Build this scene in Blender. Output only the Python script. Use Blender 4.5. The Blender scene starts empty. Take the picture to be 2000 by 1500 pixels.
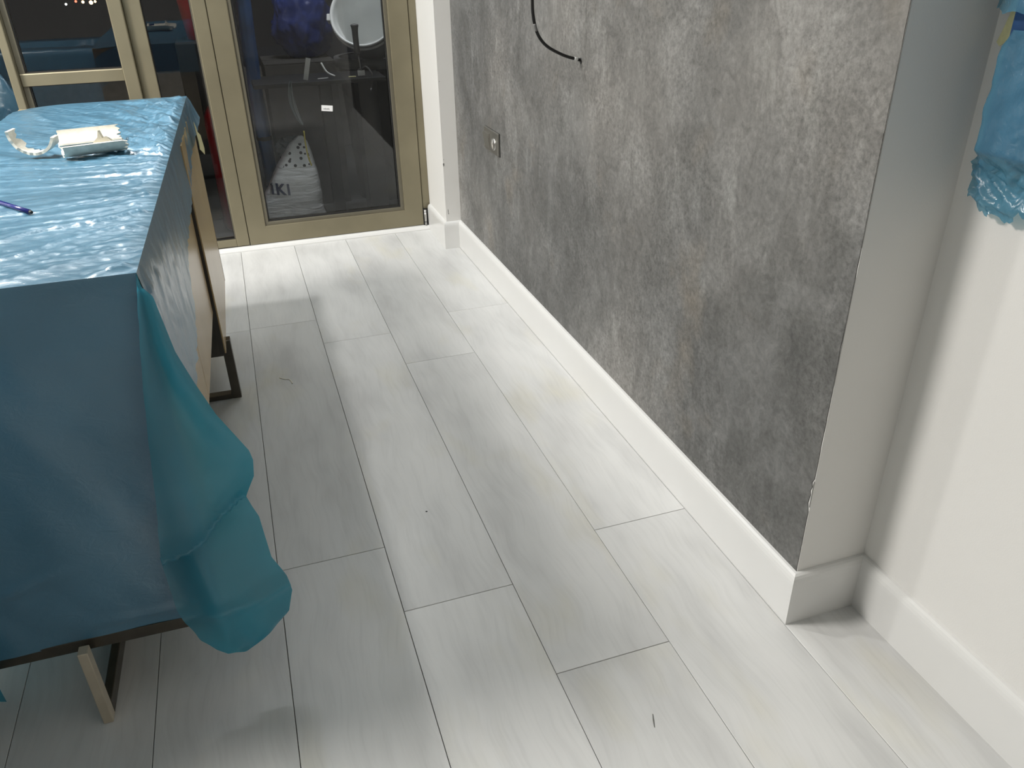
import bpy, bmesh, math, random
from mathutils import Vector, Matrix, noise
from mathutils.bvhtree import BVHTree

random.seed(7)
scene = bpy.context.scene
COL = scene.collection

# ------------------------------------------------------------------ camera
R = [[0.9470378772, -0.3205317089, -0.0194597706],
     [-0.1709123214, -0.4518172237, -0.8755856182],
     [0.2718606950, 0.8325386598, -0.4826708429]]
cam = bpy.data.cameras.new('camera')
cam.sensor_width = 36.0
cam.lens = 1550.43 / 2000 * 36.0
cam.clip_start = 0.02
cam.clip_end = 200
camo = bpy.data.objects.new('camera', cam)
COL.objects.link(camo)
camo.matrix_world = Matrix(((R[0][0], -R[1][0], -R[2][0], 0),
                            (R[0][1], -R[1][1], -R[2][1], 0),
                            (R[0][2], -R[1][2], -R[2][2], 1.23),
                            (0, 0, 0, 1)))
scene.camera = camo

# ------------------------------------------------------------------ world (night outside)
world = bpy.data.worlds.new('night')
scene.world = world
world.use_nodes = True
world.node_tree.nodes['Background'].inputs[0].default_value = (0.012, 0.013, 0.018, 1)
world.node_tree.nodes['Background'].inputs[1].default_value = 0.35

vs = scene.view_settings
vs.view_transform = 'Standard'
vs.look = 'None'
vs.exposure = 0.19
vs.gamma = 1.0
vs.use_curve_mapping = False

# ------------------------------------------------------------------ lamps of the room (ceiling), added fill outside
CEIL = 2.60


def area(name, loc, sx, sy, power, color, shape='RECTANGLE', spread=180):
    l = bpy.data.lights.new(name, 'AREA')
    l.shape = shape
    l.size = sx
    if shape in ('RECTANGLE', 'ELLIPSE'):
        l.size_y = sy
    l.energy = power
    l.color = color
    l.spread = math.radians(spread)
    o = bpy.data.objects.new(name, l)
    o.location = loc
    COL.objects.link(o)
    return o


LAMPS = [  # x, y, diameter, power, colour
    (-1.90, 1.95, 0.80, 132.0, (1.0, 0.965, 0.915)),
    (-0.85, 2.45, 0.14, 23.0, (1.0, 0.985, 0.955)),
]
for (lx, ly, d, pw, c) in LAMPS:
    area('ceiling_lamp_light', (lx, ly, CEIL - 0.035), d, d, pw, c, 'DISK')
area('cove_light', (0.05, 3.45, CEIL - 0.05), 1.4, 0.09, 14.0, (0.88, 0.95, 1.0))
area('balcony_fill_light', (0.45, 4.06, 2.28), 0.2, 0.2, 11.0, (0.95, 0.97, 1.0), 'DISK')  # added fill with no visible source, brightens the sack and bucket outside

# ------------------------------------------------------------------ node helpers


def new_mat(name):
    m = bpy.data.materials.new(name)
    m.use_nodes = True
    nt = m.node_tree
    for n in list(nt.nodes):
        nt.nodes.remove(n)
    out = nt.nodes.new('ShaderNodeOutputMaterial')
    return m, nt, out


class NT:
    def __init__(s, nt):
        s.nt = nt

    def n(s, typ, **kw):
        nd = s.nt.nodes.new('ShaderNode' + typ)
        ins = kw.pop('ins', {})
        for k, v in kw.items():
            setattr(nd, k, v)
        for k, v in ins.items():
            if hasattr(v, 'is_linked') or isinstance(v, bpy.types.NodeSocket):
                s.nt.links.new(v, nd.inputs[k])
            else:
                nd.inputs[k].default_value = v
        return nd

    def ramp(s, fac, stops, interp='LINEAR'):
        r = s.nt.nodes.new('ShaderNodeValToRGB')
        r.color_ramp.interpolation = interp
        els = r.color_ramp.elements
        while len(els) < len(stops):
            els.new(0.5)
        for e, (p, c) in zip(els, stops):
            e.position = p
            e.color = c if len(c) == 4 else (*c, 1)
        s.nt.links.new(fac, r.inputs[0])
        return r.outputs[0]

    def mix(s, fac, a, b, mode='MIX'):
        m = s.nt.nodes.new('ShaderNodeMix')
        m.data_type = 'RGBA'
        m.blend_type = mode
        m.clamp_factor = True
        for sock, v in ((m.inputs[0], fac), (m.inputs[6], a), (m.inputs[7], b)):
            if isinstance(v, bpy.types.NodeSocket):
                s.nt.links.new(v, sock)
            else:
                sock.default_value = v if not isinstance(v, tuple) else (v if len(v) == 4 else (*v, 1))
        return m.outputs[2]

    def link(s, a, b):
        s.nt.links.new(a, b)


def g(v):
    return (v, v, v, 1)


def plain(name, color, rough=0.5, metal=0.0, spec=0.5, var=0.06, scale=25.0, bump=0.0, bscale=120.0):
    """plain material with a little procedural unevenness"""
    m, nt, out = new_mat(name)
    t = NT(nt)
    tc = t.n('TexCoord').outputs['Object']
    nz = t.n('TexNoise', ins={'Vector': tc, 'Scale': scale, 'Detail': 4.0}).outputs['Fac']
    lo = tuple(max(0, c * (1 - var)) for c in color)
    hi = tuple(min(1, c * (1 + var)) for c in color)
    colr = t.ramp(nz, [(0.3, lo), (0.7, hi)])
    b = t.n('BsdfPrincipled', ins={'Base Color': colr, 'Roughness': rough, 'Metallic': metal, 'Specular IOR Level': spec})
    if bump:
        n2 = t.n('TexNoise', ins={'Vector': tc, 'Scale': bscale, 'Detail': 3.0}).outputs['Fac']
        bp = t.n('Bump', ins={'Strength': bump, 'Distance': 0.002, 'Height': n2})
        t.link(bp.outputs[0], b.inputs['Normal'])
    t.link(b.outputs[0], out.inputs[0])
    return m


# ------------------------------------------------------------------ materials
def mat_plank():
    m, nt, out = new_mat('whitewashed_oak_laminate')
    t = NT(nt)
    oi = t.n('ObjectInfo')
    rnd = oi.outputs['Random']
    tc = t.n('TexCoord').outputs['Object']
    off = t.n('CombineXYZ', ins={'X': t.n('Math', operation='MULTIPLY', ins={0: rnd, 1: 37.0}).outputs[0],
                                 'Y': t.n('Math', operation='MULTIPLY', ins={0: rnd, 1: 91.0}).outputs[0], 'Z': 0.0})
    vec = t.n('VectorMath', operation='ADD', ins={0: tc, 1: off.outputs[0]}).outputs[0]
    # warped grain running along the plank (local Y)
    wn = t.n('TexNoise', ins={'Vector': vec, 'Scale': 3.0, 'Detail': 2.0}).outputs['Color']
    wv = t.n('VectorMath', operation='SCALE', ins={0: wn, 'Scale': 0.10}).outputs[0]
    v2 = t.n('VectorMath', operation='ADD', ins={0: vec, 1: wv}).outputs[0]
    mp = t.n('Mapping', ins={'Vector': v2, 'Scale': (60.0, 3.2, 1.0)}).outputs[0]
    grain = t.n('TexNoise', ins={'Vector': mp, 'Scale': 1.6, 'Detail': 7.0, 'Roughness': 0.62}).outputs['Fac']
    # cathedral rings
    mp2 = t.n('Mapping', ins={'Vector': v2, 'Scale': (9.0, 1.1, 1.0)}).outputs[0]
    ring = t.n('TexNoise', ins={'Vector': mp2, 'Scale': 1.2, 'Detail': 1.0}).outputs['Fac']
    rs = t.n('Math', operation='FRACT', ins={0: t.n('Math', operation='MULTIPLY', ins={0: ring, 1: 16.0}).outputs[0]}).outputs[0]
    # cloudy grey and yellowish patches
    mp3 = t.n('Mapping', ins={'Vector': vec, 'Scale': (7.0, 2.0, 1.0)}).outputs[0]
    cloud = t.n('TexNoise', ins={'Vector': mp3, 'Scale': 1.0, 'Detail': 3.0, 'Roughness': 0.55}).outputs['Fac']
    mp4 = t.n('Mapping', ins={'Vector': vec, 'Location': (5.0, 9.0, 0), 'Scale': (6.0, 2.6, 1.0)}).outputs[0]
    yel = t.n('TexNoise', ins={'Vector': mp4, 'Scale': 1.0, 'Detail': 3.0}).outputs['Fac']
    base = t.ramp(cloud, [(0.30, (0.535, 0.535, 0.528)), (0.50, (0.63, 0.632, 0.622)), (0.68, (0.68, 0.68, 0.668))])
    base = t.mix(t.ramp(yel, [(0.56, g(0)), (0.76, g(0.55))]), base, (0.60, 0.575, 0.47))
    gm = t.ramp(grain, [(0.34, g(0.945)), (0.52, g(1.0)), (0.8, g(1.015))])
    base = t.mix(1.0, base, gm, 'MULTIPLY')
    rm = t.ramp(rs, [(0.0, g(0.975)), (0.3, g(1.0)), (1.0, g(1.0))])
    patch = t.ramp(cloud, [(0.40, g(1)), (0.52, g(0.1))])
    base = t.mix(patch, base, t.mix(1.0, base, rm, 'MULTIPLY'))
    tint = t.ramp(rnd, [(0.0, g(0.96)), (1.0, g(1.03))])
    base = t.mix(1.0, base, tint, 'MULTIPLY')
    bp = t.n('Bump', ins={'Strength': 0.05, 'Distance': 0.001, 'Height': grain})
    b = t.n('BsdfPrincipled', ins={'Base Color': base, 'Roughness': 0.42, 'Specular IOR Level': 0.42, 'Normal': bp.outputs[0]})
    t.link(b.outputs[0], out.inputs[0])
    return m


def mat_wallpaper():
    m, nt, out = new_mat('concrete_wallpaper')
    t = NT(nt)
    tc = t.n('TexCoord').outputs['Object']       # y along wall, z up
    bm_ = t.n('Mapping', ins={'Vector': tc, 'Location': (-0.905, 182.5, 77.5)}).outputs[0]  # noise offset picked so brightness falloff, paler up high, sits in the colour
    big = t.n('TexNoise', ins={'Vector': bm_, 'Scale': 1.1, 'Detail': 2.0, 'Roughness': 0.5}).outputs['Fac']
    mp = t.n('Mapping', ins={'Vector': tc, 'Scale': (1.0, 4.2, 3.0)}).outputs[0]
    blot = t.n('TexNoise', ins={'Vector': mp, 'Scale': 1.3, 'Detail': 6.0, 'Roughness': 0.66, 'Distortion': 0.5}).outputs['Fac']
    mp2 = t.n('Mapping', ins={'Vector': tc, 'Scale': (1.0, 13.0, 3.6)}).outputs[0]
    streak = t.n('TexNoise', ins={'Vector': mp2, 'Scale': 1.2, 'Detail': 5.0, 'Roughness': 0.6, 'Distortion': 0.4}).outputs['Fac']
    fine = t.n('TexNoise', ins={'Vector': tc, 'Scale': 95.0, 'Detail': 6.0, 'Roughness': 0.75}).outputs['Fac']
    mp4 = t.n('Mapping', ins={'Vector': tc, 'Scale': (1.0, 1.0, 1.0), 'Location': (0, 3.0, 7.0)}).outputs[0]
    med = t.n('TexNoise', ins={'Vector': mp4, 'Scale': 26.0, 'Detail': 5.0, 'Roughness': 0.7, 'Distortion': 1.2}).outputs['Fac']
    gate = t.n('TexNoise', ins={'Vector': mp4, 'Scale': 3.2, 'Detail': 3.0}).outputs['Fac']
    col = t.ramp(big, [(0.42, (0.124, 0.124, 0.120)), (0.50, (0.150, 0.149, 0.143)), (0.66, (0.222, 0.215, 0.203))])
    lightp = t.ramp(blot, [(0.47, g(0)), (0.55, g(0.38)), (0.70, g(0.95))])
    col = t.mix(lightp, col, t.mix(1.0, col, (1.52, 1.53, 1.55), 'MULTIPLY'))
    st = t.ramp(streak, [(0.57, g(0)), (0.72, g(0.6))])
    col = t.mix(st, col, t.mix(1.0, col, (1.5, 1.53, 1.53), 'MULTIPLY'))
    dk = t.ramp(blot, [(0.30, g(0.9)), (0.45, g(0))])
    col = t.mix(dk, col, t.mix(1.0, col, g(0.78), 'MULTIPLY'))
    wm = t.n('TexNoise', ins={'Vector': mp4, 'Scale': 4.6, 'Detail': 4.0}).outputs['Fac']
    col = t.mix(t.ramp(wm, [(0.60, g(0)), (0.75, g(0.5))]), col, (0.22, 0.192, 0.155))
    # fine grain, stronger in patches
    fg = t.ramp(fine, [(0.33, g(0.62)), (0.50, g(1.0)), (0.68, g(1.30))])
    gfac = t.ramp(gate, [(0.38, g(0.40)), (0.58, g(0.95))])
    col = t.mix(gfac, col, t.mix(1.0, col, fg, 'MULTIPLY'))
    mg = t.ramp(med, [(0.34, g(0.74)), (0.50, g(1.0)), (0.66, g(1.24))])
    col = t.mix(0.75, col, t.mix(1.0, col, mg, 'MULTIPLY'))
    col = t.mix(1.0, col, g(0.90), 'MULTIPLY')
    bp = t.n('Bump', ins={'Strength': 0.25, 'Distance': 0.001, 'Height': fine})
    b = t.n('BsdfPrincipled', ins={'Base Color': col, 'Roughness': 0.62, 'Specular IOR Level': 0.35, 'Normal': bp.outputs[0]})
    t.link(b.outputs[0], out.inputs[0])
    return m


def mat_film(name, base=(0.100, 0.245, 0.365), deep=(0.03, 0.13, 0.19), clear=0.03, trans=0.18, bumpk=0.4, rough=0.31):
    m, nt, out = new_mat(name)
    t = NT(nt)
    tc = t.n('TexCoord').outputs['Object']
    n1 = t.n('TexNoise', ins={'Vector': tc, 'Scale': 5.0, 'Detail': 4.0}).outputs['Fac']
    col = t.ramp(n1, [(0.3, tuple(c * 0.88 for c in base)), (0.7, tuple(min(1, c * 1.12) for c in base))])
    mp = t.n('Mapping', ins={'Vector': tc, 'Scale': (12.0, 40.0, 20.0)}).outputs[0]
    n2 = t.n('TexNoise', ins={'Vector': mp, 'Scale': 2.0, 'Detail': 5.0, 'Roughness': 0.65, 'Distortion': 1.0}).outputs['Fac']
    bp = t.n('Bump', ins={'Strength': bumpk, 'Distance': 0.003, 'Height': n2})
    p = t.n('BsdfPrincipled', ins={'Base Color': col, 'Roughness': rough, 'Specular IOR Level': 0.6, 'Normal': bp.outputs[0], 'Coat Weight': 0.9, 'Coat Roughness': 0.20, 'Coat Normal': bp.outputs[0]})
    tr = t.n('BsdfTranslucent', ins={'Color': (*[min(1, c * 1.5) for c in deep], 1)})
    tp = t.n('BsdfTransparent', ins={'Color': (0.45, 0.78, 0.88, 1)})
    m1 = t.n('MixShader', ins={0: trans, 1: p.outputs[0], 2: tr.outputs[0]})
    m2 = t.n('MixShader', ins={0: clear, 1: m1.outputs[0], 2: tp.outputs[0]})
    t.link(m2.outputs[0], out.inputs[0])
    return m


def mat_glass(ior=1.48, tint=(0.95, 0.96, 0.96)):
    m, nt, out = new_mat('door_glass')
    t = NT(nt)
    fr = t.n('Fresnel', ins={'IOR': ior}).outputs[0]
    gl = t.n('BsdfGlossy', ins={'Roughness': 0.004, 'Color': g(1)})
    tp = t.n('BsdfTransparent', ins={'Color': (*tint, 1)})
    mx = t.n('MixShader', ins={0: fr, 1: tp.outputs[0], 2: gl.outputs[0]})
    t.link(mx.outputs[0], out.inputs[0])
    return m


def mat_metal_paint(name, color, rough=0.42):
    m, nt, out = new_mat(name)
    t = NT(nt)
    tc = t.n('TexCoord').outputs['Object']
    nz = t.n('TexNoise', ins={'Vector': tc, 'Scale': 6.0, 'Detail': 3.0}).outputs['Fac']
    col = t.ramp(nz, [(0.3, tuple(c * 0.93 for c in color)), (0.7, tuple(c * 1.07 for c in color))])
    fn = t.n('TexNoise', ins={'Vector': tc, 'Scale': 900.0, 'Detail': 1.0}).outputs['Fac']
    bp = t.n('Bump', ins={'Strength': 0.06, 'Distance': 0.0005, 'Height': fn})
    b = t.n('BsdfPrincipled', ins={'Base Color': col, 'Roughness': rough, 'Metallic': 0.55, 'Specular IOR Level': 0.5, 'Normal': bp.outputs[0]})
    t.link(b.outputs[0], out.inputs[0])
    return m


def mat_bag():
    m, nt, out = new_mat('plaster_sack_paper')
    t = NT(nt)
    tc = t.n('TexCoord').outputs['Object']
    mp = t.n('Mapping', ins={'Vector': tc, 'Scale': (1.0, 1.0, 5.0)}).outputs[0]
    n = t.n('TexNoise', ins={'Vector': mp, 'Scale': 9.0, 'Detail': 5.0, 'Distortion': 0.8}).outputs['Fac']
    col = t.ramp(n, [(0.3, (0.55, 0.57, 0.58)), (0.7, (0.74, 0.76, 0.77))])
    bp = t.n('Bump', ins={'Strength': 0.6, 'Distance': 0.012, 'Height': n})
    b = t.n('BsdfPrincipled', ins={'Base Color': col, 'Roughness': 0.38, 'Normal': bp.outputs[0]})
    t.link(b.outputs[0], out.inputs[0])
    return m


def mat_spots():
    m, nt, out = new_mat('spotted_print')
    t = NT(nt)
    tc = t.n('TexCoord').outputs['Object']
    v = t.n('TexVoronoi', ins={'Vector': tc, 'Scale': 42.0}).outputs['Distance']
    col = t.ramp(v, [(0.30, (0.02, 0.02, 0.025)), (0.36, (0.72, 0.74, 0.75))])
    b = t.n('BsdfPrincipled', ins={'Base Color': col, 'Roughness': 0.4})
    t.link(b.outputs[0], out.inputs[0])
    return m


def emit(name, color, strength):
    m, nt, out = new_mat(name)
    t = NT(nt)
    e = t.n('Emission', ins={'Color': (*color, 1), 'Strength': strength})
    t.link(e.outputs[0], out.inputs[0])
    return m


M = dict(
    plank=mat_plank(),
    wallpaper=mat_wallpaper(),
    film=mat_film('blue_masking_film'),
    film_flap=mat_film('blue_masking_film_hanging', base=(0.055, 0.25, 0.33), deep=(0.015, 0.24, 0.34), clear=0.08, trans=0.5, bumpk=0.25, rough=0.45),
    film_wall=mat_film('blue_masking_film_wall', base=(0.11, 0.29, 0.43), deep=(0.06, 0.22, 0.32), clear=0.33, trans=0.22, bumpk=0.6, rough=0.16),
    glass=mat_glass(),
    underlay=plain('underlay', (0.10, 0.085, 0.065), 0.9),
    white_wall=plain('white_wall_paint', (0.74, 0.732, 0.71), 0.6, var=0.015, scale=3.0, bump=0.08, bscale=400),
    greige_wall=plain('greige_wall_paint', (0.68, 0.655, 0.60), 0.6, var=0.02, scale=3.0),
    white_trim=plain('white_lacquer_skirting', (0.70, 0.70, 0.688), 0.22, var=0.01, scale=8.0),
    ceiling=plain('ceiling_paint', (0.75, 0.75, 0.73), 0.8, var=0.01),
    caulk=plain('grey_chip', (0.16, 0.16, 0.15), 0.8),
    alu=mat_metal_paint('champagne_aluminium', (0.25, 0.222, 0.150), 0.42),
    alu_grey=mat_metal_paint('champagne_aluminium_dark', (0.17, 0.155, 0.115), 0.5),  # darker, greyer tone of the frame metal, for the beads
    gasket=plain('black_gasket', (0.012, 0.012, 0.012), 0.6),
    steel=plain('brushed_steel', (0.55, 0.54, 0.52), 0.3, metal=0.9),
    nickel=plain('satin_nickel_plate', (0.34, 0.33, 0.30), 0.33, metal=0.75, var=0.03),
    dark_plastic=plain('dark_plastic', (0.02, 0.02, 0.02), 0.5),
    leg_dark=plain('leg_metal_dark', (0.085, 0.075, 0.06), 0.3, metal=0.6, var=0.1),  # dark leg metal; on the near leg's bars it carries their shade
    leg_lit=plain('champagne_leg_lit', (0.50, 0.44, 0.34), 0.35, metal=0.2),  # lit copy of the leg metal, front face brightness put into the colour
    lacquer=plain('beige_lacquer', (0.42, 0.30, 0.145), 0.25, var=0.05, scale=5.0),
    carcass=plain('sideboard_carcass', (0.30, 0.24, 0.16), 0.5),
    dark_edge=plain('dark_edge_band', (0.035, 0.028, 0.02), 0.5),
    pvc=plain('broken_white_pvc', (0.72, 0.69, 0.60), 0.45, var=0.12, scale=60.0, bump=0.15),
    pen=plain('blue_pen_plastic', (0.012, 0.018, 0.16), 0.22),
    cable=plain('black_cable', (0.008, 0.008, 0.008), 0.32),
    white_plastic=plain('white_plastic', (0.78, 0.79, 0.78), 0.35),
    bucket_white=plain('white_bucket_plastic', (0.88, 0.90, 0.89), 0.35, var=0.01),
    grey_plastic=plain('grey_rubber_grip', (0.16, 0.16, 0.16), 0.5),
    tape=plain('cream_masking_tape', (0.72, 0.68, 0.38), 0.6, var=0.08, scale=90.0, bump=0.4),
    balcony=plain('balcony_tile', (0.075, 0.078, 0.08), 0.6, var=0.12),
    carton=plain('dark_carton', (0.055, 0.052, 0.048), 0.8, var=0.2),
    black_tub=plain('black_tub_plastic', (0.014, 0.014, 0.015), 0.5),
    bag=mat_bag(), spots=mat_spots(),
    navy=plain('navy_print', (0.02, 0.03, 0.09), 0.5),
    yellow=plain('yellow_cord', (0.65, 0.55, 0.10), 0.5),
    blue_roll=plain('blue_tarpaulin', (0.012, 0.06, 0.18), 0.35, var=0.3, scale=12, bump=0.5, bscale=30),
    blue_bag=plain('blue_bag_film', (0.020, 0.038, 0.17), 0.25, var=0.3, scale=20, bump=0.8, bscale=60),
    red=plain('red_enamel', (0.42, 0.008, 0.012), 0.3, var=0.1),
    clear_film=mat_film('clear_wrap', base=(0.55, 0.57, 0.57), deep=(0.3, 0.3, 0.3), clear=0.45, trans=0.2, bumpk=0.6, rough=0.2),
    label=plain('white_label', (0.82, 0.82, 0.82), 0.5, var=0.01),
    ink=plain('grey_ink', (0.22, 0.22, 0.22), 0.6),
    lamp_on=emit('lamp_diffuser', (1.0, 0.98, 0.95), 6.0),
    city_w=emit('city_white', (1.0, 0.97, 0.92), 9.0),
    city_o=emit('city_orange', (1.0, 0.62, 0.28), 9.0),
    city_r=emit('city_red', (1.0, 0.18, 0.10), 3.0),
)

# ------------------------------------------------------------------ mesh helpers


def link(name, me, mat, parent=None, loc=None, rot=None):
    o = bpy.data.objects.new(name, me)
    COL.objects.link(o)
    if mat is not None and len(me.materials) == 0:
        me.materials.append(mat)
    if parent is not None:
        o.parent = parent
    if loc is not None:
        o.location = loc
    if rot is not None:
        o.rotation_euler = rot
    return o


def mesh(name, verts, faces, smooth=False):
    me = bpy.data.meshes.new(name)
    me.from_pydata([tuple(v) for v in verts], [], faces)
    me.validate()
    me.update()
    if smooth:
        me.polygons.foreach_set('use_smooth', [True] * len(me.polygons))
    return me


def fix_normals(me):
    bm = bmesh.new()
    bm.from_mesh(me)
    bmesh.ops.recalc_face_normals(bm, faces=bm.faces)
    bm.to_mesh(me)
    bm.free()
    return me


def box_me(name, x0, x1, y0, y1, z0, z1, bevel=0.0, seg=2):
    bm = bmesh.new()
    bmesh.ops.create_cube(bm, size=1.0)
    for v in bm.verts:
        v.co = Vector(((x0 + x1) / 2 + v.co.x * (x1 - x0), (y0 + y1) / 2 + v.co.y * (y1 - y0), (z0 + z1) / 2 + v.co.z * (z1 - z0)))
    if bevel > 0:
        bmesh.ops.bevel(bm, geom=list(bm.edges), offset=bevel, segments=seg, affect='EDGES', profile=0.5)
    me = bpy.data.meshes.new(name)
    bm.to_mesh(me)
    bm.free()
    return me


def box(name, x0, x1, y0, y1, z0, z1, mat, parent=None, bevel=0.0, seg=2):
    return link(name, box_me(name, x0, x1, y0, y1, z0, z1, bevel, seg), mat, parent)


def prism(name, poly, mapper, a0, a1, mat, parent=None, caps=True, shear=None):
    """extrude 2-D polygon (list of (p,q)) between a0 and a1; mapper(p,q,a)->xyz;
    shear(p,q,end)-> change of a at either end (mitres)"""
    n = len(poly)
    vs_, fs = [], []
    for e, a in ((0, a0), (1, a1)):
        for (p, q) in poly:
            aa = a + (shear(p, q, e) if shear else 0)
            vs_.append(mapper(p, q, aa))
    for i in range(n):
        j = (i + 1) % n
        fs.append((i, j, n + j, n + i))
    if caps:
        fs.append(tuple(range(n))[::-1])
        fs.append(tuple(range(n, 2 * n)))
    me = fix_normals(mesh(name, vs_, fs))
    return link(name, me, mat, parent)


def tube_me(name, pts, rad, seg=10, caps=True):
    """tube along points; rad float or list"""
    pts = [Vector(p) for p in pts]
    n = len(pts)
    if not isinstance(rad, (list, tuple)):
        rad = [rad] * n
    vs_, fs = [], []
    up = Vector((0, 0, 1))
    prev = None
    for i, p in enumerate(pts):
        t = (pts[min(i + 1, n - 1)] - pts[max(i - 1, 0)]).normalized()
        if prev is None:
            a = t.cross(up if abs(t.z) < 0.9 else Vector((1, 0, 0))).normalized()
        else:
            a = (prev - t * prev.dot(t)).normalized()
        prev = a
        b = t.cross(a)
        for k in range(seg):
            w = 2 * math.pi * k / seg
            vs_.append(p + (a * math.cos(w) + b * math.sin(w)) * rad[i])
    for i in range(n - 1):
        for k in range(seg):
            k2 = (k + 1) % seg
            fs.append((i * seg + k, i * seg + k2, (i + 1) * seg + k2, (i + 1) * seg + k))
    if caps:
        fs.append(tuple(range(seg))[::-1])
        fs.append(tuple((n - 1) * seg + k for k in range(seg)))
    return fix_normals(mesh(name, vs_, fs, True))


def tube(name, pts, rad, mat, parent=None, seg=10):
    return link(name, tube_me(name, pts, rad, seg), mat, parent)


def catmull(pts, k=8):
    pts = [Vector(p) for p in pts]
    out = []
    P = [pts[0] * 2 - pts[1]] + pts + [pts[-1] * 2 - pts[-2]]
    for i in range(1, len(P) - 2):
        for j in range(k):
            t = j / k
            a, b, c, d = P[i - 1], P[i], P[i + 1], P[i + 2]
            out.append(0.5 * ((2 * b) + (c - a) * t + (2 * a - 5 * b + 4 * c - d) * t * t + (-a + 3 * b - 3 * c + d) * t ** 3))
    out.append(pts[-1])
    return out


def lathe_me(name, prof, seg=40, smooth=True):
    vs_, fs = [], []
    n = len(prof)
    for k in range(seg):
        w = 2 * math.pi * k / seg
        for (r, z) in prof:
            vs_.append((r * math.cos(w), r * math.sin(w), z))
    for k in range(seg):
        k2 = (k + 1) % seg
        for i in range(n - 1):
            fs.append((k * n + i, k2 * n + i, k2 * n + i + 1, k * n + i + 1))
    return mesh(name, vs_, fs, smooth)


def grid_me(name, nu, nv, fn, smooth=True):
    vs_ = [fn(i / (nu - 1), j / (nv - 1)) for i in range(nu) for j in range(nv)]
    fs = [(i * nv + j, (i + 1) * nv + j, (i + 1) * nv + j + 1, i * nv + j + 1) for i in range(nu - 1) for j in range(nv - 1)]
    return mesh(name, vs_, fs, smooth)


def solid(o, th, off=-1.0):
    md = o.modifiers.new('thickness', 'SOLIDIFY')
    md.thickness = th
    md.offset = off
    return o


def empty(name, loc=(0, 0, 0), rz=0.0):
    o = bpy.data.objects.new(name, None)
    o.empty_display_size = 0.1
    o.location = loc
    o.rotation_euler = (0, 0, rz)
    COL.objects.link(o)
    return o


def tag(o, label=None, cat=None, group=None, kind=None):
    if label:
        o['label'] = label
    if cat:
        o['category'] = cat
    if group:
        o['group'] = group
    if kind:
        o['kind'] = kind
    return o


def struct(o, label=None):
    o['kind'] = 'structure'
    if label:
        o['label'] = label
    return o


def interp(pts, t):
    """polyline y(x) interpolation"""
    if t <= pts[0][0]:
        return pts[0][1]
    for (a, b), (c, d) in zip(pts, pts[1:]):
        if t <= c:
            return b + (d - b) * (t - a) / (c - a) if c > a else d
    return pts[-1][1]


def nz(x, y, z=0.0):
    return noise.noise(Vector((x, y, z)))


# =================================================================== ROOM SHELL
XL, YB = -4.2, -4.2           # left and back walls
XB = 0.890                    # front face of the skirting under the dark wall
XW = 0.905                    # face of dark feature wall
XR = 1.068                    # face of the recessed near wall
YJ = 0.969                    # face of the step between them
YD = 3.815                    # door plane
YC = 3.478                    # face of the pier beside the door
XC = 0.836                    # left face of the pier

# ---- floor
W = 0.24367
L = 5.70 * W
X0 = -0.0855
fl = struct(link('floor', mesh('floor', [(XL, YB, -0.012), (1.15, YB, -0.012), (1.15, 3.80, -0.012), (XL, 3.80, -0.012)], [(0, 1, 2, 3)]), M['underlay']),
            'pale whitewashed oak laminate floor laid in long planks')
first = {0: 6.0557, 1: 5.154, 2: 4.0816, 3: 5.597, -1: 6.03, 4: 1.25}
mesh_cache = {}
GAP = 0.0007


def plank(x0, x1, y0, y1):
    key = (round(x1 - x0, 4), round(y1 - y0, 4))
    me = mesh_cache.get(key)
    if me is None:
        hx, hy = (x1 - x0) / 2 - GAP, (y1 - y0) / 2 - GAP
        c = 0.0006
        vs_ = []
        for (a, z) in ((0, -0.010), (0, -c), (c, 0.0)):
            vs_ += [(-hx + a, -hy + a, z), (hx - a, -hy + a, z), (hx - a, hy - a, z), (-hx + a, hy - a, z)]
        fs = [(8, 9, 10, 11)]
        for b in (0, 4):
            for i in range(4):
                j = (i + 1) % 4
                fs.append((b + i, b + j, b + 4 + j, b + 4 + i))
        me = mesh('plank', vs_, fs)
        me.materials.append(M['plank'])
        mesh_cache[key] = me
    o = link('plank', me, None, fl, ((x0 + x1) / 2, (y0 + y1) / 2, 0))
    return o


for k in range(-17, 5):
    xa, xb = X0 + k * W, X0 + (k + 1) * W
    if xa < XL:
        xa = XL
    if xb > 1.10:
        xb = 1.10
    j0 = (first[k] * W) if k in first else random.uniform(0, L)
    ys = []
    y = j0
    while y > YB:
        y -= L
    ys = [YB]
    y += L
    while y < 3.798:
        if y - ys[-1] > 0.05:
            ys.append(y)
        y += L
    ys.append(3.798)
    for a, b in zip(ys, ys[1:]):
        plank(xa, xb, a, b)

# ---- walls
TH = 0.12
wall_right = struct(box('wall_right', XW + 0.0015, XW + TH + 0.2, YJ, YC + 0.02, 0, CEIL, M['white_wall']), 'feature wall papered in mottled dark grey concrete pattern')
struct(box('wall_near', XR, XR + TH, YB, YJ + 0.01, 0, CEIL, M['white_wall']), 'plain off-white wall beside the step')
struct(box('wall_pier', XC, XW + 0.05, YC, YD + 0.10, 0, CEIL, M['white_wall']), 'narrow white pier between door and dark wall')
struct(box('wall_left', XL - TH, XL, YB, YD + 0.1, 0, CEIL, M['greige_wall']))
struct(box('wall_back', XL - TH, XR + TH, YB - TH, YB, 0, CEIL, M['greige_wall']))
struct(box('ceiling', XL - TH, XR + TH, YB - TH, YD + 0.2, CEIL, CEIL + 0.1, M['ceiling']))
struct(box('wall_far', XL, -1.62, YD - 0.02, YD + 0.16, 0, CEIL, M['greige_wall']))
struct(box('wall_lintel', -1.62, XC, YD - 0.02, YD + 0.16, 2.22, CEIL, M['white_wall']))

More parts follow.
